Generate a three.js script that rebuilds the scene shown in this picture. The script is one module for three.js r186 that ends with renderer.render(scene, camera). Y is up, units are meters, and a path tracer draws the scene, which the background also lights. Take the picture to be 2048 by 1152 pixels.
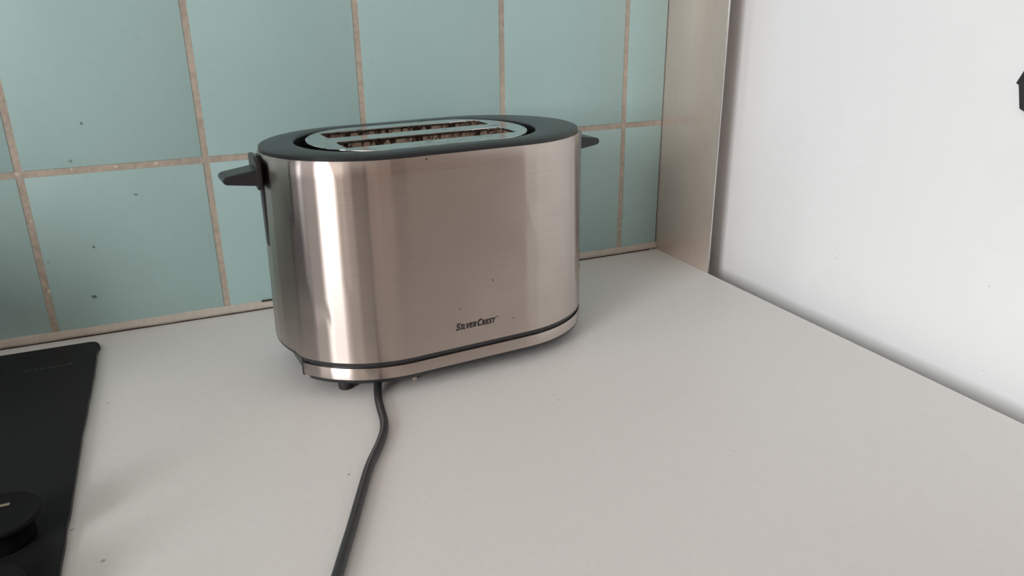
import * as THREE from 'three';
import { RoundedBoxGeometry } from 'three/addons/geometries/RoundedBoxGeometry.js';
import { mergeGeometries } from 'three/addons/utils/BufferGeometryUtils.js';
import { toCreasedNormals } from 'three/addons/utils/BufferGeometryUtils.js';
import { RectAreaLightUniformsLib } from 'three/addons/lights/RectAreaLightUniformsLib.js';
import { FontLoader } from 'three/addons/loaders/FontLoader.js';
import { TextGeometry } from 'three/addons/geometries/TextGeometry.js';

// ---------------------------------------------------------------- camera, sky, lights, exposure
// worktop surface is y = 0, tile face is z = 0, right edge of the worktop is x = 0
const scene = new THREE.Scene();
const camera = new THREE.PerspectiveCamera(40.95, 2048 / 1152, 0.02, 60);
camera.position.set(-0.52908, 0.2883, 0.7657);
camera.rotation.order = 'YXZ';
camera.rotation.set(-0.35485, -0.41211, -0.01161);
scene.add(camera);

const renderer = new THREE.WebGLRenderer({ antialias: true });
renderer.toneMapping = THREE.LinearToneMapping;
renderer.toneMappingExposure = 0.60;
renderer.shadowMap.enabled = true;
RectAreaLightUniformsLib.init();

scene.background = new THREE.Color().setRGB(3.0, 3.1, 3.2);       // bright overcast sky outside the windows

function daylight(x, y, z, w, h, intensity, color, tx, ty, tz) {      // sky light entering by a window
  const l = new THREE.RectAreaLight(new THREE.Color().setRGB(...color), intensity, w, h);
  l.position.set(x, y, z); l.lookAt(tx, ty, tz); scene.add(l); return l;
}
const WIN_A = { z0: 1.28, z1: 2.12, y0: 0.22, y1: 1.36 };             // window in the left wall
daylight(-2.585, (WIN_A.y0 + WIN_A.y1) / 2, (WIN_A.z0 + WIN_A.z1) / 2, WIN_A.z1 - WIN_A.z0, WIN_A.y1 - WIN_A.y0, 29, [1, 1, 1.01], 0, (WIN_A.y0 + WIN_A.y1) / 2, (WIN_A.z0 + WIN_A.z1) / 2);
const WIN_B = { z0: 0.30, z1: 0.57, y0: 0.22, y1: 1.36 };             // narrow window beside it
const WIN_C = { z0: 2.18, z1: 2.74, y0: 0.22, y1: 1.36 };             // window behind a beige curtain
daylight(-2.585, .79, (WIN_B.z0 + WIN_B.z1) / 2, .27, 1.14, 7, [.96, 1, 1.05], 0, .72, (WIN_B.z0 + WIN_B.z1) / 2);
daylight(-2.575, .79, (WIN_C.z0 + WIN_C.z1) / 2, .56, 1.14, 5, [1, .87, .76], 0, .72, (WIN_C.z0 + WIN_C.z1) / 2);

// ---------------------------------------------------------------- helpers
function rng(seed) { let s = seed >>> 0; return () => ((s = (s * 1664525 + 1013904223) >>> 0) / 4294967296); }
function tag(o, label, category, group, kind) {
  if (label) o.userData.label = label;
  if (category) o.userData.category = category;
  if (group) o.userData.group = group;
  if (kind) o.userData.kind = kind;
  return o;
}
const names = {};
function numbered(n, parent) {
  const key = parent === scene ? n : n + '@' + parent.uuid; const k = names[key] = (names[key] ?? -1) + 1;
  return k ? n + '_' + String(k).padStart(3, '0') : n;
}
function mesh(name, geo, m, parent = scene) {
  const o = new THREE.Mesh(geo, m); o.name = numbered(name, parent); o.castShadow = o.receiveShadow = true; parent.add(o); return o;
}
function group(name, parent = scene) { const g = new THREE.Group(); g.name = numbered(name, parent); parent.add(g); return g; }
function bx(x0, x1, y0, y1, z0, z1) {
  const g = new THREE.BoxGeometry(x1 - x0, y1 - y0, z1 - z0); g.translate((x0 + x1) / 2, (y0 + y1) / 2, (z0 + z1) / 2); return g;
}
function rbx(x0, x1, y0, y1, z0, z1, r, seg = 2) {
  const g = new RoundedBoxGeometry(x1 - x0, y1 - y0, z1 - z0, seg, r); g.translate((x0 + x1) / 2, (y0 + y1) / 2, (z0 + z1) / 2); return g;
}
function std(o) { return new THREE.MeshPhysicalMaterial(o); }
const lin = (r, g, b) => new THREE.Color().setRGB(r, g, b);
function canvasTex(w, h, paint, srgb = true) {
  const c = document.createElement('canvas'); c.width = w; c.height = h; const x = c.getContext('2d'); paint(x, w, h);
  const t = new THREE.CanvasTexture(c); if (srgb) t.colorSpace = THREE.SRGBColorSpace; t.wrapS = t.wrapT = THREE.ClampToEdgeWrapping; t.anisotropy = 8; return t;
}
// value noise
function noise2(seed) {
  const r = rng(seed), T = new Float32Array(65536); for (let i = 0; i < 65536; i++) T[i] = r();
  const at = (i, j) => T[((i & 255) * 256 + (j & 255)) & 65535];
  return (x, y) => { const i = Math.floor(x), j = Math.floor(y), f = x - i, g = y - j, u = f * f * (3 - 2 * f), v = g * g * (3 - 2 * g);
    return (at(i, j) * (1 - u) + at(i + 1, j) * u) * (1 - v) + (at(i, j + 1) * (1 - u) + at(i + 1, j + 1) * u) * v; };
}
function dataTex(w, h, f, srgb = true) {
  const d = new Uint8Array(w * h * 4);
  for (let j = 0; j < h; j++) for (let i = 0; i < w; i++) { const c = f(i / w, j / h, i, j), k = (j * w + i) * 4;
    for (let q = 0; q < 3; q++) d[k + q] = Math.max(0, Math.min(255, Math.round(Array.isArray(c) ? c[q] : c))); d[k + 3] = 255; }
  const t = new THREE.DataTexture(d, w, h); t.magFilter = THREE.LinearFilter; t.minFilter = THREE.LinearFilter; if (srgb) t.colorSpace = THREE.SRGBColorSpace;
  t.needsUpdate = true; t.wrapS = t.wrapT = THREE.RepeatWrapping; return t;
}
// specks at given places: returns a darkening/lightening function in texture space
function specks(list) { return (x, y) => { let a = 0; for (const [sx, sy, rx, ry, rot, k] of list) { const dx = x - sx, dy = y - sy;
  if (Math.abs(dx) > .01 || Math.abs(dy) > .01) continue; const c = Math.cos(rot), s = Math.sin(rot), u = (c * dx + s * dy) / rx, v = (-s * dx + c * dy) / ry, q = u * u + v * v; if (q < 1) a = Math.max(a, k * Math.min(1, (1 - q) * 2.2)); } return a; }; }

// ---------------------------------------------------------------- materials
const n1 = noise2(11), n2 = noise2(23), n3 = noise2(37), n4 = noise2(51);
const M = {};
{ // tile glaze: covers x -1.65..0, y 0..0.76 in wall metres
  const sp = specks([[-.598, .194, .0012, .0018, .2, .6], [-.566, .128, .0022, .0010, -.3, .6], [-.608, .084, .0016, .0011, -.6, .65], [-.616, .037, .0026, .0017, -.3, .7],
    [-.612, .1625, .0016, .0013, 0, .45], [-.646, .075, .0011, .0011, 0, .3], [-.34, .235, .0008, .0008, 0, .3], [-.542, .262, .0008, .0008, 0, .25]]);
  const W = 2048, H = 940;
  M.tileMap = dataTex(W, H, (u, v) => { const x = -1.65 + 1.65 * u, y = .76 * v; const k = (n1(x * 22, y * 22) - .5) * 3 + (n2(x * 160, y * 160) - .5) * 1.6; const s = 1 - sp(x, y);
    return [(162 + k) * s + 70 * (1 - s), (190 + k) * s + 82 * (1 - s), (188 + k) * s + 80 * (1 - s)]; });
  M.tile = std({ map: M.tileMap, roughness: .33, specularIntensity: .8 });
  const cr = rng(5), chips = []; for (let i = 0; i < 60; i++) chips.push([-1.2 + 1.2 * cr(), .32 * cr(), .0008 + .001 * cr(), .0008 + .001 * cr(), 3 * cr(), .7]);
  chips.push([-.654, .155, .002, .002, 0, .7], [-.6505, .0475, .0018, .0022, 0, .9], [-.652, .113, .0012, .0022, 0, .7], [-.545, .1545, .0018, .0012, 0, .8], [-.578, .1545, .0018, .0012, 0, .8]);
  const cs = specks(chips);
  M.groutMap = dataTex(2048, 940, (u, v) => { const x = -1.65 + 1.65 * u, y = .76 * v; const k = (n3(x * 320, y * 320) - .5) * 26 + (n1(x * 30, y * 30) - .5) * 22; const a = cs(x, y);
    return [(176 + k * .8) * (1 - a) + 216 * a, (165 + k * .8) * (1 - a) + 206 * a, (152 + k * .7) * (1 - a) + 194 * a]; });
  M.grout = std({ map: M.groutMap, roughness: .95, specularIntensity: .3 });
  const p = specks([[-.456, .327, .0010, .0008, 0, .7], [-.286, .295, .0013, .0006, .3, .35], [-.09, .165, .0012, .0005, .2, .5], [-.605, .152, .0012, .0008, 0, .45], [-.617, .315, .0012, .001, 0, .5],
    [-.599, .353, .0016, .0012, 0, .45], [-.052, .128, .0016, .0008, 0, -.3], [-.21, .41, .0008, .0008, 0, .3], [-.52, .44, .0008, .0008, 0, .3]]);
  M.topMap = dataTex(2000, 640, (u, v) => { const x = -1.7 + 1.7 * u, z = .64 * v; const k = (n2(x * 9, z * 9) - .5) * 2.6 + (n4(x * 420, z * 420) - .5) * 3; const a = p(x, z);
    const q = a < 0 ? [230, 228, 226].map((c) => c - a * 12) : [224, 222, 219].map((c) => c * (1 - a) + 70 * a); return q.map((c) => c + k); });
  M.top = std({ map: M.topMap, roughness: .42, specularIntensity: .75 });
  M.topPlain = std({ color: lin(.72, .71, .695), roughness: .45 });
  const q = specks([[.247, .0645, .0007, .0005, .4, .25], [.249, .0555, .0014, .0006, 1, .25], [.137, .0675, .0006, .0006, 0, .2], [.410, .0085, .0007, .0007, 0, .3], [.400, .0770, .0013, .0005, .2, .18]]);
  M.panelMap = dataTex(1024, 1024, (u, v) => { const z = .8 * u, y = -.3 + .8 * v; const a = q(z, y); const k = (n2(z * 12, y * 12) - .5) * 1.8; return [236, 238, 239].map((c) => (c + k) * (1 - a) + 90 * a); });
  M.panel = std({ map: M.panelMap, roughness: .4, specularIntensity: .6 });
  M.panelPlain = std({ color: lin(.86, .86, .86), roughness: .4 });
}
M.wallWarm = std({ color: lin(.47, .42, .38), roughness: .9 });
M.wallBrown = std({ color: lin(.27, .22, .19), roughness: .9 });
M.wallFront = std({ color: lin(.58, .51, .45), roughness: .9 });
M.ceil = std({ color: lin(.82, .80, .78), roughness: .95 });
M.floor = std({ color: lin(.22, .165, .135), roughness: .6 });
M.wood = std({ color: lin(.60, .47, .40), roughness: .55 });
M.darkWood = std({ color: lin(.06, .045, .04), roughness: .5 });
M.white = std({ color: lin(.8, .8, .79), roughness: .5 });
M.glassPane = std({ color: 0xffffff, transmission: 1, thickness: 0, roughness: 0, ior: 1.45 });
M.caulk = std({ map: dataTex(1024, 16, (u, v) => { const k = (n3(u * 260, v * 3) - .5) * 16 + (n1(u * 40, v * 2) - .5) * 14; return [188 + k * .6, 181 + k * .6, 170 + k * .6]; }), roughness: .7 });
M.darkGap = std({ color: lin(.045, .032, .027), roughness: .9 });
M.blackPlastic = std({ map: dataTex(256, 256, (u, v) => { const k = (n4(u * 200, v * 200) - .5) * 6; return [34 + k, 36 + k, 38 + k]; }), roughness: .33, specularIntensity: 1 });
M.blackSmooth = std({ color: lin(.022, .022, .024), roughness: .32 });
M.rubber = std({ color: lin(.018, .018, .019), roughness: .6 });
M.cable = std({ color: lin(.03, .032, .034), roughness: .38 });
M.inkDark = std({ color: lin(.018, .014, .016), roughness: .6 });
M.hobGlass = std({ color: lin(.0165, .0165, .017), roughness: .3, specularIntensity: .12 });
M.hobInk = std({ color: lin(.024, .024, .024), roughness: .4 });
M.knob = std({ color: lin(.007, .007, .007), roughness: .5, specularIntensity: .18 });
M.brass = std({ color: lin(.22, .18, .14), roughness: .5 });
M.greyPlastic = std({ color: lin(.2, .2, .21), roughness: .35, metalness: .7 });
M.chrome = std({ color: lin(.66, .65, .64), roughness: .15, metalness: 1 });
// brushed steel: u runs up the sheet (the rough direction), v along the brushing
{
  const sm = specks([[0, 0, 1e-6, 1e-6, 0, 0]]);
  const marks = [[.018, .080, .0011, .0008, -.5, .75], [-.033, .182, .0010, .0009, 0, .8], [-.012, .061, .0009, .0006, .2, .55], [.036, .044, .0008, .0007, 0, .4]];
  M.steelMap = dataTex(512, 2048, (u, v) => { const h = u * .2, p = v * .76;                 // metres up, metres along
    const streak = (n3(h * 5200, p * 26) - .5) * 7, smear = (n1(h * 55 + 9, p * 42) - .5) * 7 + (n2(h * 18, p * 15) - .5) * 9;
    return [193 + streak + smear, 182 + streak + smear, 175 + streak + smear]; });
  M.steel = std({ map: M.steelMap, roughness: .33, metalness: 1, anisotropy: .9 });
  M.speck = std({ color: lin(.05, .04, .035), roughness: .8 });
  M.sheetMap = dataTex(512, 512, (u, v) => { const k = (n3(u * 250, v * 60) - .5) * 7 + (n2(u * 6, v * 30) - .5) * 5; return [220 + k, 203 + k, 193 + k]; });
  M.sheet = std({ map: M.sheetMap, roughness: .26, metalness: .62 });
  const stain = (u, v) => Math.max(0, n1(u * 34, v * 9) * n2(u * 120, v * 40) * 2.4 - .72) + Math.max(0, n3(u * 70, 3) * (v * 9 - 8) - .25);
  M.liner = std({ map: dataTex(512, 256, (u, v) => { const top = v, a = Math.min(1, stain(u, v) * (1.1 + 1.6 * Math.max(0, top - .55))), k = (n3(u * 160, v * 60) - .5) * 20;
    return [(160 + k) * (1 - a) + 46 * a, (138 + k) * (1 - a) + 28 * a, (122 + k) * (1 - a) + 20 * a]; }), roughness: .45, metalness: .35 });
  const dirt = (u, v) => Math.max(0, n2(u * 60, v * 60) * n1(u * 14, v * 14) - .44) * 2.4;
  M.plate = std({ map: dataTex(1024, 512, (u, v) => { const a = Math.min(.6, dirt(u, v)), k = (n4(u * 300, v * 300) - .5) * 8; return [205 + k, 207 + k, 206 + k].map((c) => c * (1 - a) + 96 * a); }),
    roughnessMap: dataTex(512, 256, (u, v) => 70 + 120 * Math.min(1, dirt(u, v)) + (n3(u * 40, v * 40) - .5) * 40, false), roughness: .5, metalness: 1 });
}

// ---------------------------------------------------------------- the room
const XL = -2.6, XR = .12, ZF = 3.3, YF = -.9, YC = 1.6;
tag(mesh('floor', bx(XL - .1, XR + .1, YF - .1, YF, -.1, ZF + .1), M.floor), 'brown kitchen floor', null, null, 'structure');
tag(mesh('ceiling', bx(XL - .1, XR + .1, YC, YC + .1, -.1, ZF + .1), M.ceil), 'white kitchen ceiling', null, null, 'structure');
const wallBack = tag(mesh('wall_back', bx(XL, XR, YF, YC, -.1, -.007), M.wallWarm), 'tiled wall behind the worktop', null, null, 'structure');
tag(mesh('wall_right', bx(XR, XR + .1, YF, YC, -.1, ZF + .1), M.wallBrown), 'brown side wall', null, null, 'structure');
tag(mesh('wall_front', bx(XL, XR, YF, YC, ZF, ZF + .1), M.wallFront), 'warm beige wall opposite', null, null, 'structure');
{
  const x0 = XL - .1, g = [], W = [WIN_B, WIN_A, WIN_C];
  g.push(bx(x0, XL, YF, WIN_A.y0, -.1, ZF + .1), bx(x0, XL, WIN_A.y1, YC, -.1, ZF + .1), bx(x0, XL, WIN_A.y0, WIN_A.y1, -.1, WIN_B.z0), bx(x0, XL, WIN_A.y0, WIN_A.y1, WIN_B.z1, WIN_A.z0), bx(x0, XL, WIN_A.y0, WIN_A.y1, WIN_A.z1, WIN_C.z0), bx(x0, XL, WIN_A.y0, WIN_A.y1, WIN_C.z1, ZF + .1));
  tag(mesh('wall_left', mergeGeometries(g), M.wallWarm), 'warm beige wall with three windows', null, null, 'structure');
  W.forEach((w, i) => {
    const f = tag(group('window_' + (i + 1)), 'white framed window', null, null, 'structure'), t = .035;
    mesh('window_frame', mergeGeometries([bx(-2.67, -2.63, w.y0, w.y0 + t, w.z0, w.z1), bx(-2.67, -2.63, w.y1 - t, w.y1, w.z0, w.z1), bx(-2.67, -2.63, w.y0, w.y1, w.z0, w.z0 + t), bx(-2.67, -2.63, w.y0, w.y1, w.z1 - t, w.z1)]), M.white, f);
    mesh('pane', bx(-2.652, -2.648, w.y0 + t, w.y1 - t, w.z0 + t, w.z1 - t), M.glassPane, f);
  });
}
{ // beige curtain drawn over the last window
  const g = new THREE.PlaneGeometry(.62, 1.36, 90, 1), p = g.attributes.position; for (let i = 0; i < p.count; i++) p.setZ(i, .008 * Math.sin(p.getX(i) * 95)); g.computeVertexNormals(); g.rotateY(Math.PI / 2); g.translate(-2.588, .72, 2.46);
  tag(mesh('curtain', g, std({ color: lin(.75, .62, .52), transmission: .5, thickness: 0, roughness: 1, side: THREE.DoubleSide })), 'beige curtain over a window', null, null, 'structure');
}
{ // a dark door and wooden cupboards on the opposite wall: the brushed steel mirrors them
  const d = tag(group('tall_cupboard'), 'dark narrow cupboard standing in the room opposite the worktop', null, null, 'structure');
  mesh('carcass', rbx(-1.04, -.70, YF, 1.2, 1.62, 1.95, .006), M.darkWood, d);
  mesh('cupboard_door', rbx(-1.038, -.702, YF + .05, 1.19, 1.60, 1.62, .004), M.darkWood, d);
  const c = tag(group('wall_cupboard_front'), 'brown wooden cupboards along the opposite wall', null, null, 'structure');
  mesh('carcass', bx(-.93, .1, YF, 1.2, ZF - .28, ZF), M.wood, c);
  for (let i = 0; i < 3; i++) { const x = -.93 + .343 * i; mesh('cupboard_door', rbx(x + .003, x + .34, YF + .08, 1.2, ZF - .3, ZF - .28, .004), M.wood, c); }
}

{ // dark tall oven cabinet to the left of the hob, mirrored in the left end of the toaster
  const c = tag(group('oven_tower'), 'dark tall cabinet to the left of the hob', null, null, 'structure');
  mesh('carcass', rbx(-1.95, -1.33, YF, 1.2, .02, .19, .004), M.darkWood, c);
}
// tiles on the back wall, joints recessed
mesh('grout', (() => { const g = bx(-1.65, -.0006, -.002, .76, -.009, -.0008); const p = g.attributes.position, u = g.attributes.uv; for (let i = 0; i < p.count; i++) u.setXY(i, (p.getX(i) + 1.65) / 1.65, p.getY(i) / .76); return g; })(), M.grout, wallBack);
function tileGeo(x0, x1, y0, y1) {
  const b = .0011, d = .0065, prof = [[0, -d], [0, -b * .9], [b * .3, -b * .28], [b, 0]], P = [], UV = [], I = [];
  const per = (i) => [[x0 + i, y0 + i], [x1 - i, y0 + i], [x1 - i, y1 - i], [x0 + i, y1 - i]];
  const quad = (a, b2, c, e) => { const k = P.length / 3; for (const v of [a, b2, c, e]) { P.push(...v); UV.push((v[0] + 1.65) / 1.65, v[1] / .76); } I.push(k, k + 1, k + 2, k, k + 2, k + 3); };
  for (let r = 0; r < prof.length - 1; r++) { const A = per(prof[r][0]), B = per(prof[r + 1][0]); for (let s = 0; s < 4; s++) { const t = (s + 1) % 4; quad([...A[s], prof[r][1]], [...A[t], prof[r][1]], [...B[t], prof[r + 1][1]], [...B[s], prof[r + 1][1]]); } }
  const T = per(b); quad([...T[0], 0], [...T[1], 0], [...T[2], 0], [...T[3], 0]);
  const g = new THREE.BufferGeometry(); g.setAttribute('position', new THREE.Float32BufferAttribute(P, 3)); g.setAttribute('uv', new THREE.Float32BufferAttribute(UV, 2)); g.setIndex(I); g.computeVertexNormals();
  return toCreasedNormals(g.toNonIndexed(), .7);
}
const GR = .0028;                                                       // half a joint
{
  const VX = []; for (let k = -6; k <= 4; k++) VX.push(-.6523 + .15 * k);
  VX.push(-.0004 + GR);
  const HY = [.0078 - GR, .1543, .3043, .4543, .6043];
  for (let r = 0; r < 4; r++) for (let c = 0; c < VX.length - 1; c++) mesh('tile', tileGeo(VX[c] + GR, VX[c + 1] - GR, HY[r] + GR, HY[r + 1] - GR), M.tile, wallBack);
}
{ // sealant bead between tiles and worktop
  const s = tag(group('trim_1'), 'pale sealant strip between tiles and worktop', null, null, 'structure');
  const N = 330, x0 = -1.65, x1 = .0003, prof = [[0, .0088], [.0009, .0086], [.0018, .0068], [.0025, .0038], [.0029, .0014], [0, .0012]], P = [], U = [], I = [];
  for (let i = 0; i <= N; i++) { const x = x0 + (x1 - x0) * i / N, w = .9 + .18 * n1(i * .19, 2) , h = 1 + .10 * (n2(i * .23, 7) - .5);
    prof.forEach(([z, y], j) => { P.push(x, y > .002 ? y * h : y + .0004 * (n3(i * .5, 1) - .3), z * w - .0004); U.push((i / N) * 3, j / 5); }); }
  for (let i = 0; i < N; i++) for (let j = 0; j < 5; j++) { const a = i * 6 + j, b = a + 6; I.push(a, b, b + 1, a, b + 1, a + 1); }
  const g = new THREE.BufferGeometry(); g.setAttribute('position', new THREE.Float32BufferAttribute(P, 3)); g.setAttribute('uv', new THREE.Float32BufferAttribute(U, 2)); g.setIndex(I); g.computeVertexNormals();
  M.caulk.side = THREE.DoubleSide; mesh('sealant', g, M.caulk, s);
  mesh('dark_joint', bx(-1.65, -.010, .0001, .0015, -.001, .0022), M.darkGap, s);
  mesh('crack', bx(-.470, -.452, .0082, .0095, .0001, .0018), M.darkGap, s);
}

// ---------------------------------------------------------------- worktop and what carries it
{
  const w = group('worktop'); tag(w, 'pale grey laminate worktop under the toaster', 'worktop');
  const sh = new THREE.Shape(); const x0 = -1.7, x1 = 0, z1 = .64, r = .001;
  sh.moveTo(0, 0);
  const g = bx(x0, x1 - .0012, -.038, 0, .0005, z1); const p = g.attributes.position, u = g.attributes.uv;
  for (let i = 0; i < p.count; i++) u.setXY(i, (p.getX(i) + 1.7) / 1.7, p.getZ(i) / .64);
  mesh('top_board', g, M.top, w);
  mesh('edge_band', rbx(-.0013, .0006, -.038, .0002, .0005, z1, .0005, 2), M.topPlain, w);
  const c = tag(group('base_cabinet_run'), 'cabinet body under the worktop', null, null, 'structure');
  mesh('carcass', bx(-1.7, -.02, -.9, -.038, .002, .56), M.white, c);
}
// steel sheet on the side of the corner, standing on the worktop's right edge
{
  const g = bx(.0004, .0018, -.03, .62, -.006, .1034); const p = g.attributes.position, u = g.attributes.uv;
  for (let i = 0; i < p.count; i++) u.setXY(i, (p.getZ(i)) / .12, (p.getY(i) + .03) / .65);
  const s = tag(group('splash_sheet'), 'narrow brushed metal sheet standing in the corner beside the tiles', 'splash guard');
  mesh('sheet', g, M.sheet, s);
  mesh('folded_edge', rbx(.0002, .0020, -.03, .62, .1031, .1038, .0003, 1), M.chrome, s);
}
{
  const g = bx(.035, .070, -.9, .98, .004, .66); const p = g.attributes.position, u = g.attributes.uv;
  for (let i = 0; i < p.count; i++) u.setXY(i, p.getZ(i) / .8, (p.getY(i) + .3) / .8);
  const w = tag(group('white_panel'), 'tall smooth white panel past the right edge of the worktop', 'panel');
  mesh('board', g, M.panel, w);
  // small black handle at the edge of the picture
  const sh = new THREE.Shape(); sh.moveTo(.3795, .2275); sh.lineTo(.3815, .2265); sh.lineTo(.3855, .2105); sh.lineTo(.392, .2075); sh.lineTo(.402, .2085); sh.lineTo(.408, .225); sh.lineTo(.402, .243); sh.lineTo(.390, .2455); sh.lineTo(.3855, .241); sh.closePath();
  const h = new THREE.ExtrudeGeometry(sh, { depth: .004, bevelEnabled: true, bevelSize: .0008, bevelThickness: .001, bevelSegments: 2 });
  h.rotateY(-Math.PI / 2); h.translate(.0355, .0028, .0120);
  tag(mesh('handle', h, M.blackSmooth, w), 'small black plastic handle');
}

// ---------------------------------------------------------------- hob
{
  const h = group('hob'); tag(h, 'black glass gas hob with control knobs at the left edge', 'hob');
  const x1 = -.6155, x0 = -1.2, z0 = .0272, z1 = .56, r = .0085, sh = new THREE.Shape();
  const ed = (z) => .0009 * (n1(z * 60, 3) - .5) + (z > .05 && z < .06 ? -.0004 : 0);
  sh.moveTo(x0 + r, z0); sh.lineTo(x1 - r, z0); sh.quadraticCurveTo(x1 - .0012, z0 + .0004, x1, z0 + r + .0035); sh.lineTo(x1 - .0013, z0 + r + .0075);
  for (let z = .047; z < z1 - r; z += .006) sh.lineTo(x1 - .0012 + ed(z) - .0022 * THREE.MathUtils.smoothstep(z, .06, .25), z);
  sh.lineTo(x1 - .0035, z1 - r); sh.quadraticCurveTo(x1 - .0035, z1, x1 - r - .0035, z1); sh.lineTo(x0 + r, z1); sh.quadraticCurveTo(x0, z1, x0, z1 - r); sh.lineTo(x0, z0 + r); sh.quadraticCurveTo(x0, z0, x0 + r, z0);
  const g = new THREE.ExtrudeGeometry(sh, { depth: .0030, bevelEnabled: true, bevelSize: .0006, bevelThickness: .0006, bevelSegments: 2, curveSegments: 10 });
  g.rotateX(Math.PI / 2); g.translate(0, .0038, 0);
  mesh('glass_top', g, M.hobGlass, h);
  h.userData.logoAt = undefined; delete h.userData.logoAt;
  // control knobs: flared grip on a collar
  for (const z of [.3165, .385, .4535]) {
    const k = mesh('knob', new THREE.LatheGeometry([[.0001, 0], [.0168, 0], [.0170, .001], [.0168, .0065], [.0185, .0108], [.0218, .0138], [.0228, .0150], [.0228, .0166], [.0218, .0174], [.0205, .0170], [.016, .0163], [.0001, .0163]].map((p) => new THREE.Vector2(...p)), 40), M.knob, h);
    k.position.set(-.6505, .0045, z);
    tag(mesh('pointer', rbx(-.0045, .0045, .0163, .0170, -.0011, .0011, .0003), M.brass, k), 'pale pointer mark').position.set(.0010, 0, -.0095);
  }
  scene.userData.hob = h; 
}
{ // black cooking pot on the left of the hob: it keeps the window's light off the low tiles
  const p = group('cooking_pot'); p.position.set(-1.0, .0046, .22); tag(p, 'black cooking pot with a lid on the left part of the hob', 'pot');
  mesh('pot_body', new THREE.LatheGeometry([[.0001, 0], [.118, 0], [.126, .006], [.128, .16], [.131, .166], [.125, .166], [.122, .012], [.0001, .010]].map((q) => new THREE.Vector2(...q)), 48), M.blackSmooth, p);
  const lid = mesh('pot_lid', new THREE.LatheGeometry([[.0001, .186], [.06, .182], [.110, .174], [.130, .168], [.130, .1664], [.0001, .1664]].map((q) => new THREE.Vector2(...q)), 48), M.blackSmooth, p);
  mesh('lid_knob', new THREE.LatheGeometry([[.0001, .204], [.016, .202], [.018, .196], [.008, .190], [.008, .1845], [.0001, .1845]].map((q) => new THREE.Vector2(...q)), 24), M.blackSmooth, lid);
  for (const sgn of [-1, 1]) { const h = mesh('pot_handle', new THREE.TorusGeometry(.026, .005, 8, 20, Math.PI), M.blackSmooth, p); h.rotation.set(Math.PI / 2, 0, sgn * -Math.PI / 2); h.position.set(sgn * .126, .13, 0); }
}
const hob = scene.userData.hob; delete scene.userData.hob;

// ---------------------------------------------------------------- toaster (own axes: x along it, z to the front)
const T = group('toaster'); T.position.set(-.3347, 0, .1479); T.rotation.y = .0797;
tag(T, 'two-slot brushed steel toaster with black rim and two side levers', 'toaster');
const S = .0511, A = .0850, B = .079, NC = 72, NS = 26;
// outline of an oval with straight flanks: cap half-length a, half-width b; every ring has the same count of points
function outline(s, a, b, cx = 0, cz = 0) {
  const out = [];
  for (let i = 0; i < NC; i++) { const t = -Math.PI / 2 + Math.PI * i / NC; out.push([cx + s + a * Math.cos(t), cz + b * Math.sin(t)]); }
  for (let i = 0; i < NS; i++) out.push([cx + s - 2 * s * i / NS, cz + b]);
  for (let i = 0; i < NC; i++) { const t = Math.PI / 2 + Math.PI * i / NC; out.push([cx - s + a * Math.cos(t), cz + b * Math.sin(t)]); }
  for (let i = 0; i < NS; i++) out.push([cx - s + 2 * s * i / NS, cz - b]);
  return out;                                                            // starts at the back right, runs by the right end to the front
}
const body = (off) => outline(S, A + off, B + off);
const taper = (y) => .003 * (1 - (y - .028) / .1563);
// rings: arrays of {x, y, z}; closed round, smooth; uv u = height in m / .2, v = run / .76
function rings(R, { crease = .6, closed = true, uvH = true } = {}) {
  const n = R[0].length, P = [], U = [], I = []; const run = [0];
  for (let i = 0; i < n; i++) { const a = R[0][i], b = R[0][(i + 1) % n]; run.push(run[i] + Math.hypot(b[0] - a[0], b[2] - a[2])); }
  for (const r of R) for (let i = 0; i <= n; i++) { const q = r[i % n]; P.push(...q); U.push(q[1] / .2, run[i] / .76); }
  const m = n + 1; for (let k = 0; k < R.length - 1; k++) for (let i = 0; i < n; i++) { const a = k * m + i, b = a + m; I.push(a, b, b + 1, a, b + 1, a + 1); }
  const g = new THREE.BufferGeometry(); g.setAttribute('position', new THREE.Float32BufferAttribute(P, 3)); g.setAttribute('uv', new THREE.Float32BufferAttribute(U, 2)); g.setIndex(I);
  return toCreasedNormals(g.toNonIndexed(), crease);
}
const ringAt = (o, y) => o.map(([x, z], i) => [x, typeof y === 'function' ? y(x, z, i) : y, z]);
const NOTCH = .0378;                                                     // half width of the cut-away at the left end
function lower(x, z) {                                                  // lower edge of the steel jacket: lifts in an S at the left end
  if (x > 0) return .0283; const d = NOTCH + .0004 - Math.abs(z); return .0283 + .0035 * THREE.MathUtils.smoothstep(d, 0, .0085) + .0012 * THREE.MathUtils.smoothstep(d, .006, .034);
}
M.steelIn = M.steel;
{
  const R = [];
  const yTop = .1843, cache = {};
  R.push(ringAt(body(-.004), (x, z) => lower(x, z) + .0006), ringAt(body(.003 - .0006), (x, z) => lower(x, z)), ringAt(body(.003), (x, z) => lower(x, z) + .0006));
  for (let k = 1; k < 12; k++) { const f = k / 12; const o = body(0); const r = o.map((_, i) => { const lo = lower(...body(.003)[i]); const y = lo + .0006 + (yTop - .0006 - lo - .0006) * f; const q = outlinePoint(i, taper(y)); return [q[0], y, q[1]]; }); R.push(r); }
  R.push(ringAt(body(0), yTop - .0006), ringAt(body(-.0005), yTop), ringAt(body(-.005), yTop));
  function outlinePoint(i, off) { return (cache[off.toFixed(6)] ??= body(off))[i]; }
  mesh('steel_jacket', rings(R, { crease: .7 }), M.steel, T);
}
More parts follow.
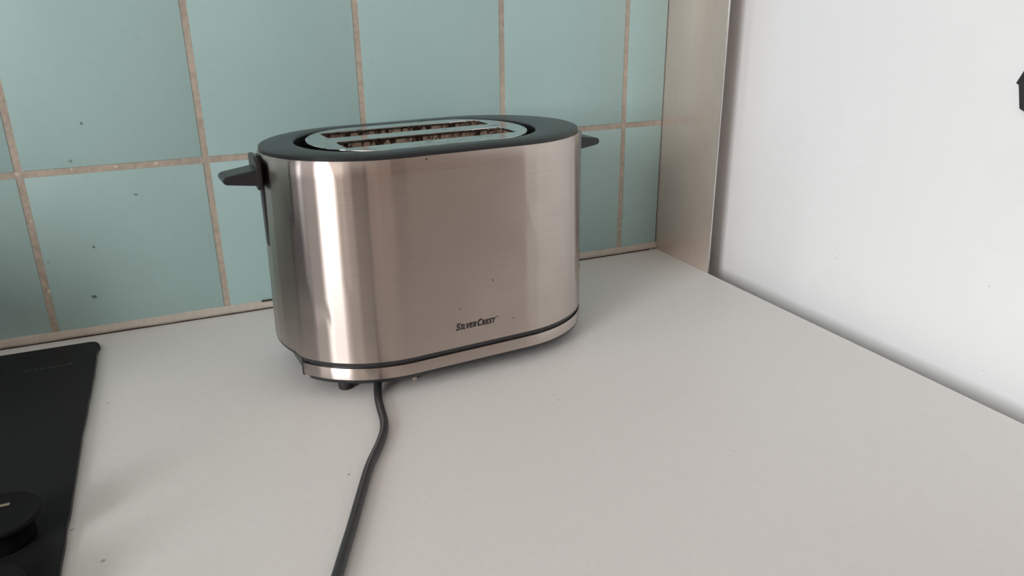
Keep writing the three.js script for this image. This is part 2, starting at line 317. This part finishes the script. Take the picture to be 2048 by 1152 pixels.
// black lining that follows the lower edge of the jacket, and the dark groove above the band
{
  const R = [ringAt(body(-.006), (x, z) => lower(x, z) + .001), ringAt(body(.0026), (x, z) => lower(x, z) - .0000), ringAt(body(.0024), (x, z) => lower(x, z) - .0022), ringAt(body(-.006), (x, z) => lower(x, z) - .0022)];
  mesh('lower_trim', rings(R), M.blackSmooth, T);
}
// band of steel round the foot of the toaster, open at the left end
function strip(y0, y1, off, thick, zlim, m, name, uvScale = 1) {
  const o = body(off), inn = body(off - thick), n = o.length, idx = []; const mid = NC + NS + NC / 2;
  for (let k = 0; k < n; k++) { const i = (mid + k) % n; if (!(o[i][0] < 0 && Math.abs(o[i][1]) < zlim)) idx.push(i); }
  // order runs from one side of the gap round to the other
  const P = [], U = [], I = []; let run = 0;
  const prof = (i) => [[inn[i], y0], [o[i], y0], [o[i], y0 + .0003], [o[i], y1 - .0004], [[o[i][0] * .9985, o[i][1] * .9985], y1], [inn[i], y1]];
  const m6 = 6; idx.forEach((i, k) => { if (k) { const j = idx[k - 1]; run += Math.hypot(o[i][0] - o[j][0], o[i][1] - o[j][1]); } for (const [q, y] of prof(i)) { P.push(q[0], y, q[1]); U.push(y / .2, run / .76); } });
  for (let k = 0; k < idx.length - 1; k++) for (let j = 0; j < m6 - 1; j++) { const a = k * m6 + j, b = a + m6; I.push(a, a + 1, b + 1, a, b + 1, b); }
  for (const k of [0, idx.length - 1]) { const a = k * m6; const f = [[0, 1, 2], [0, 2, 3], [0, 3, 4], [0, 4, 5]]; for (const t of f) I.push(...(k ? t.slice().reverse() : t).map((q) => a + q)); }
  const g = new THREE.BufferGeometry(); g.setAttribute('position', new THREE.Float32BufferAttribute(P, 3)); g.setAttribute('uv', new THREE.Float32BufferAttribute(U, 2)); g.setIndex(I);
  M.steel.side = THREE.DoubleSide;
  return mesh(name, toCreasedNormals(g.toNonIndexed(), .6), m, T);
}
strip(.0147, .0242, .0031, .0025, NOTCH - .0008, M.steel, 'base_band');
// black base: cut flat at the left end
{
  const cut = -(S + A * Math.sqrt(1 - (NOTCH / B) ** 2)) + .0012;
  const clip = (o) => o.map(([x, z]) => [Math.max(x, cut - .0005), z]);
  const b0 = clip(body(-.004)), b1 = clip(body(.0016)), b2 = clip(body(.0034)), b3 = clip(body(.0006)), R = [];
  R.push(ringAt(b0.map(([x, z]) => [x * .1, z * .1]), .0104), ringAt(b0, .0104), ringAt(b1, .0112), ringAt(clip(body(.0028)), .0132), ringAt(clip(body(.0028)), .0148), ringAt(b3, .0150), ringAt(b3, .0283), ringAt(b3.map(([x, z]) => [x * .1, z * .1]), .0283));
  mesh('base', rings(R, { crease: .5 }), M.blackPlastic, T);
  // black edge at the two sides of the cut-away
  for (const s of [1, -1]) { const x = -(S + (A + .0032) * Math.sqrt(1 - (NOTCH / (B + .0032)) ** 2)); mesh('notch_edge', rbx(x - .0004, x + .006, .0135, .0285, s * (NOTCH - .0010) - .0015, s * (NOTCH - .0010) + .0015, .0006), M.blackSmooth, T); }
  mesh('crumb_tray', rbx(cut - .0035, cut + .02, .0145, .0262, -.031, .031, .002), M.blackPlastic, T);
  for (const [x, z] of [[-.1001, .0497], [-.1001, -.0497], [.084, .036], [.084, -.036]]) { const f = mesh('foot', new THREE.LatheGeometry([[.0001, 0], [.0048, 0], [.0056, .0008], [.0064, .0108], [.0001, .0108]].map((p) => new THREE.Vector2(...p)), 24), M.rubber, T); f.position.set(x, 0, z); }
}
// black rim with the recess round the slot plate
const PX = -.0065;                                                      // plate and recess sit a little to the left
{
  const s2 = .046, hole = outline(s2, .0560, .0608, PX, -.0008), R = [];
  R.push(ringAt(body(-.003), .1838), ringAt(body(-.0012), .1840), ringAt(body(-.0010), .1866), ringAt(body(-.0016), .1874), ringAt(body(-.0032), .1880));
  R.push(ringAt(hole.map(([x, z], i) => { const o = body(-.0032)[i]; return [x + (o[0] - x) * .1, z + (o[1] - z) * .1]; }), .1881), ringAt(hole, .1877), ringAt(outline(s2, .0552, .0602, PX, -.0008), .1868), ringAt(outline(s2, .0540, .0594, PX, -.0008), .1700), ringAt(outline(.03, .02, .02, PX), .1700));
  mesh('rim', rings(R, { crease: .55 }), M.blackPlastic, T);
}
// slot plate and the two bread wells
{
  const sh = new THREE.Shape(); const o = outline(.0420, .0494, .0594, PX).filter((_, i, A) => { const n = A.length, p = A[(i + n - 1) % n], q = A[i], r = A[(i + 1) % n]; return Math.abs((q[0] - p[0]) * (r[1] - q[1]) - (q[1] - p[1]) * (r[0] - q[0])) > 1e-12; });
  o.forEach(([x, z], i) => (i ? sh.lineTo(x, z) : sh.moveTo(x, z))); sh.closePath();
  const wells = [[-.0788, .0672, -.0440, -.0134], [-.0796, .0662, .0050, .0378]];
  for (const [x0, x1, z0, z1] of wells) { const r = .003, h = new THREE.Path(); h.moveTo(x0 + r, z0); h.lineTo(x1 - r, z0); h.quadraticCurveTo(x1, z0, x1, z0 + r); h.lineTo(x1, z1 - r); h.quadraticCurveTo(x1, z1, x1 - r, z1); h.lineTo(x0 + r, z1); h.quadraticCurveTo(x0, z1, x0, z1 - r); h.lineTo(x0, z0 + r); h.quadraticCurveTo(x0, z0, x0 + r, z0); sh.holes.push(h); }
  const g = new THREE.ExtrudeGeometry(sh, { depth: .0012, bevelEnabled: true, bevelSize: .0006, bevelThickness: .0006, bevelSegments: 2, curveSegments: 6 });
  g.rotateX(Math.PI / 2); g.translate(0, .1875, 0);
  const p = g.attributes.position, u = g.attributes.uv; for (let i = 0; i < p.count; i++) u.setXY(i, (p.getX(i) + .11) / .22, (p.getZ(i) + .06) / .12);
  const plate = mesh('slot_plate', g, M.plate, T);
  wells.forEach(([x0, x1, z0, z1]) => {
    const d = .085, yt = .1863, t = .0006, a = -.0004, geos = [];
    const wall = (g2, along) => { const q = g2.attributes.position, w = g2.attributes.uv; for (let i = 0; i < q.count; i++) w.setXY(i, (along === 'x' ? q.getX(i) : q.getZ(i)) / .15 + z0 * 7, (q.getY(i) - (yt - d)) / d); return g2; };
    geos.push(wall(bx(x0 + a, x1 - a, yt - d, yt, z0 + a - t, z0 + a), 'x'), wall(bx(x0 + a, x1 - a, yt - d, yt, z1 - a, z1 - a + t), 'x'), wall(bx(x0 + a - t, x0 + a, yt - d, yt, z0 + a, z1 - a), 'z'), wall(bx(x1 - a, x1 - a + t, yt - d, yt, z0 + a, z1 - a), 'z'), wall(bx(x0 + a, x1 - a, yt - d - t, yt - d, z0 + a, z1 - a), 'x'));
    const w = mesh('bread_well', mergeGeometries(geos), M.liner, T);
    // bright bent guide at the right end of each well
    const lip = []; for (let i = 0; i <= 8; i++) { const f = i / 8; lip.push([x1 - .020 + .013 * f, yt - .0012 - .0006 * Math.sin(f * Math.PI), z0 + .0012 + .006 * f * f]); }
    const G = [bx(x1 - .0115, x1 - .0105, yt - .04, yt - .001, z0 + .0005, z0 + .009), rbx(x1 - .027, x1 - .0115, yt - .0004, yt + .0023, z0 - .0006, z0 + .0022, .0011, 3)];
    tag(mesh('bread_guide', mergeGeometries(G.map((q) => { const n = q.index ? q.toNonIndexed() : q; return n; })), M.chrome, w), 'bright bent metal guide');
  });
}
// end channels, levers and buttons
function paddle(side) {                                                  // flat lever grip: side profile pushed through its width
  const sh = new THREE.Shape(); sh.moveTo(.1385, .1734); sh.lineTo(.1606, .1702); sh.quadraticCurveTo(.1635, .1697, .1635, .1680); sh.quadraticCurveTo(.1635, .1660, .1612, .1656); sh.lineTo(.1450, .1633); sh.lineTo(.1385, .1626); sh.closePath();
  const g = new THREE.ExtrudeGeometry(sh, { depth: .0215, bevelEnabled: true, bevelSize: .0010, bevelThickness: .0016, bevelSegments: 3, curveSegments: 8 });
  g.translate(0, 0, -.0115);
  if (side < 0) g.rotateY(Math.PI);
  g.translate(side * .0014, side < 0 ? 0 : -.0002, 0);
  return g;
}
M.blackPlastic.side = THREE.DoubleSide;
for (const side of [-1, 1]) {
  const e = .1367, ch = [];
  // channel down the end face in which the lever runs
  const x0 = side < 0 ? -e - .0012 : e - .003, x1 = side < 0 ? -e + .003 : e + .0018;
  if (side < 0) mesh('lever_slot', rbx(-e - .0012, -e + .006, .112, .1835, -.0042, .0042, .0008), M.blackSmooth, T);
  else mesh('control_strip', rbx(e - .010, .1386, .0292, .1815, -.0235, .0235, .0018), M.greyPlastic, T);
  const L = group('lever', T);
  mesh('lever_grip', paddle(side), M.blackPlastic, L);
  if (side < 0) {
    const fl = new THREE.Shape(); fl.moveTo(-.0135, .1680); fl.lineTo(-.0135, .1805); fl.quadraticCurveTo(-.0135, .1825, -.0115, .1825); fl.lineTo(.0050, .1822); fl.quadraticCurveTo(.0125, .1810, .0128, .1740); fl.lineTo(.0128, .1600); fl.quadraticCurveTo(.0128, .1590, .0110, .1590); fl.lineTo(.0060, .1596); fl.quadraticCurveTo(-.0100, .1615, -.0135, .1680);
    const f = new THREE.ExtrudeGeometry(fl, { depth: .0022, bevelEnabled: true, bevelSize: .0006, bevelThickness: .0006, bevelSegments: 2, curveSegments: 8 });
    f.rotateY(-Math.PI / 2); f.translate(-.1390, 0, 0); mesh('lever_flange', f, M.blackPlastic, L);
    mesh('lever_stem', rbx(-.142, -.130, .166, .172, -.003, .003, .0008), M.blackPlastic, L);
  } else mesh('lever_stem', rbx(.130, .143, .164, .172, -.010, .010, .001), M.blackPlastic, L);
}
for (const y of [.0675, .0508, .0345]) {                                 // round push buttons on the right end
  const g = new THREE.LatheGeometry([[.0001, .0062], [.0048, .0062], [.0057, .0056], [.0060, .0046], [.0062, 0]].map((p) => new THREE.Vector2(...p)), 32);
  g.rotateZ(-Math.PI / 2); g.scale(1.1, 1.1, 1.1); mesh('button', g, M.greyPlastic, T).position.set(.1381, y, .0090);
}

// ---------------------------------------------------------------- lettering
{
  const font = await new FontLoader().loadAsync('fonts/droid/droid_sans_bold.typeface.json');
  const word = (runs, slant, depth) => { const gs = []; let x = 0; for (const [s, size, gap] of runs) { const g = new TextGeometry(s, { font, size, depth, curveSegments: 4, bevelEnabled: true, bevelSize: 1.5, bevelThickness: .1, bevelSegments: 1 }); g.computeBoundingBox(); const b = g.boundingBox; g.translate(x - b.min.x, 0, 0); x += b.max.x - b.min.x + gap; gs.push(g); }
    const m = mergeGeometries(gs); m.applyMatrix4(new THREE.Matrix4().set(1, slant, 0, 0, 0, 1, 0, 0, 0, 0, 1, 0, 0, 0, 0, 1)); m.computeBoundingBox(); return m; };
  const g = word([['S', 58, 5], ['ILVER', 45, 6], ['C', 58, 5], ['REST', 45, 5]], .26, 1.2), b = g.boundingBox, k = .0356 / (b.max.x - b.min.x);
  g.translate(-b.min.x, 0, 0); g.scale(k, k * 1.12, .0002 / 1.2);
  const dot = new THREE.TorusGeometry(.0005, .00014, 6, 14); dot.translate(.0370, .0047, .0001);
  const t = mesh('lettering', mergeGeometries([g, dot.toNonIndexed()].map((q) => (q.index ? q.toNonIndexed() : q))), M.inkDark, T);
  t.position.set(-.0162, .0435, B + taper(.046) + .00002); t.rotation.x = .0192;
  // small marks on the steel front
  [[.018, .080, .0009, .0005, -.6], [-.033, .182, .0008, .0007, 0], [-.012, .061, .0008, .0004, .2], [.036, .044, .0006, .0005, 0]].forEach(([x, y, a, c, r]) => {
    const s = new THREE.CylinderGeometry(1, 1, .00012, 10); s.rotateX(Math.PI / 2); s.scale(a, c, 1); s.rotateZ(r); mesh('stain', s, M.speck, T).position.set(x, y, B + taper(y)); });
  const reg = await new FontLoader().loadAsync('fonts/droid/droid_serif_bold.typeface.json');
  const w = new TextGeometry('Whirlpool', { font: reg, size: 10, depth: .2, curveSegments: 4, bevelEnabled: false }); w.computeBoundingBox(); const wb = w.boundingBox, wk = .0365 / (wb.max.x - wb.min.x);
  w.translate(-wb.min.x, 0, 0); w.scale(wk, wk * .78, .0002); w.rotateX(-Math.PI / 2);
  tag(mesh('lettering', w, M.hobInk, hob), 'faint grey lettering').position.set(-.6710, .00441, .0735);
}

// ---------------------------------------------------------------- cable and crumb
{
  const pts = [[-.4040, .0128, .1960], [-.4052, .0112, .2060], [-.4068, .0075, .2165], [-.4103, .0042, .2290], [-.4135, .0033, .2440], [-.4158, .0033, .2600], [-.4180, .0033, .2765], [-.4215, .0033, .2890], [-.4285, .0033, .3045], [-.4415, .0033, .3282], [-.4548, .0033, .3585], [-.4663, .0033, .3856], [-.4755, .0033, .4065], [-.4850, .0033, .4280], [-.4990, .0033, .4560], [-.515, .0033, .49], [-.525, .0033, .54], [-.52, .0033, .60]].map((p) => new THREE.Vector3(...p));
  const cv = new THREE.CatmullRomCurve3(pts, false, 'centripetal');
  const c = mesh('power_cable', new THREE.TubeGeometry(cv, 260, .0032, 14), M.cable); tag(c, 'black power cable trailing across the worktop from under the toaster', 'cable');
  const cg = new THREE.IcosahedronGeometry(.0016, 2), p = cg.attributes.position; for (let i = 0; i < p.count; i++) { const k = .8 + .5 * n1(p.getX(i) * 1500 + 20, p.getZ(i) * 1500 + p.getY(i) * 900 + 20); p.setXYZ(i, p.getX(i) * k * 1.5, p.getY(i) * k * .6, p.getZ(i) * k * .8); } cg.computeVertexNormals();
  const cb = mesh('crumb', cg, std({ color: lin(.72, .6, .5), roughness: .9 })); cb.position.set(-.3755, .0008, .2145); cb.rotation.y = .5; tag(cb, 'tiny cream bread crumb below the front of the toaster', 'crumb');
}

renderer.render(scene, camera);
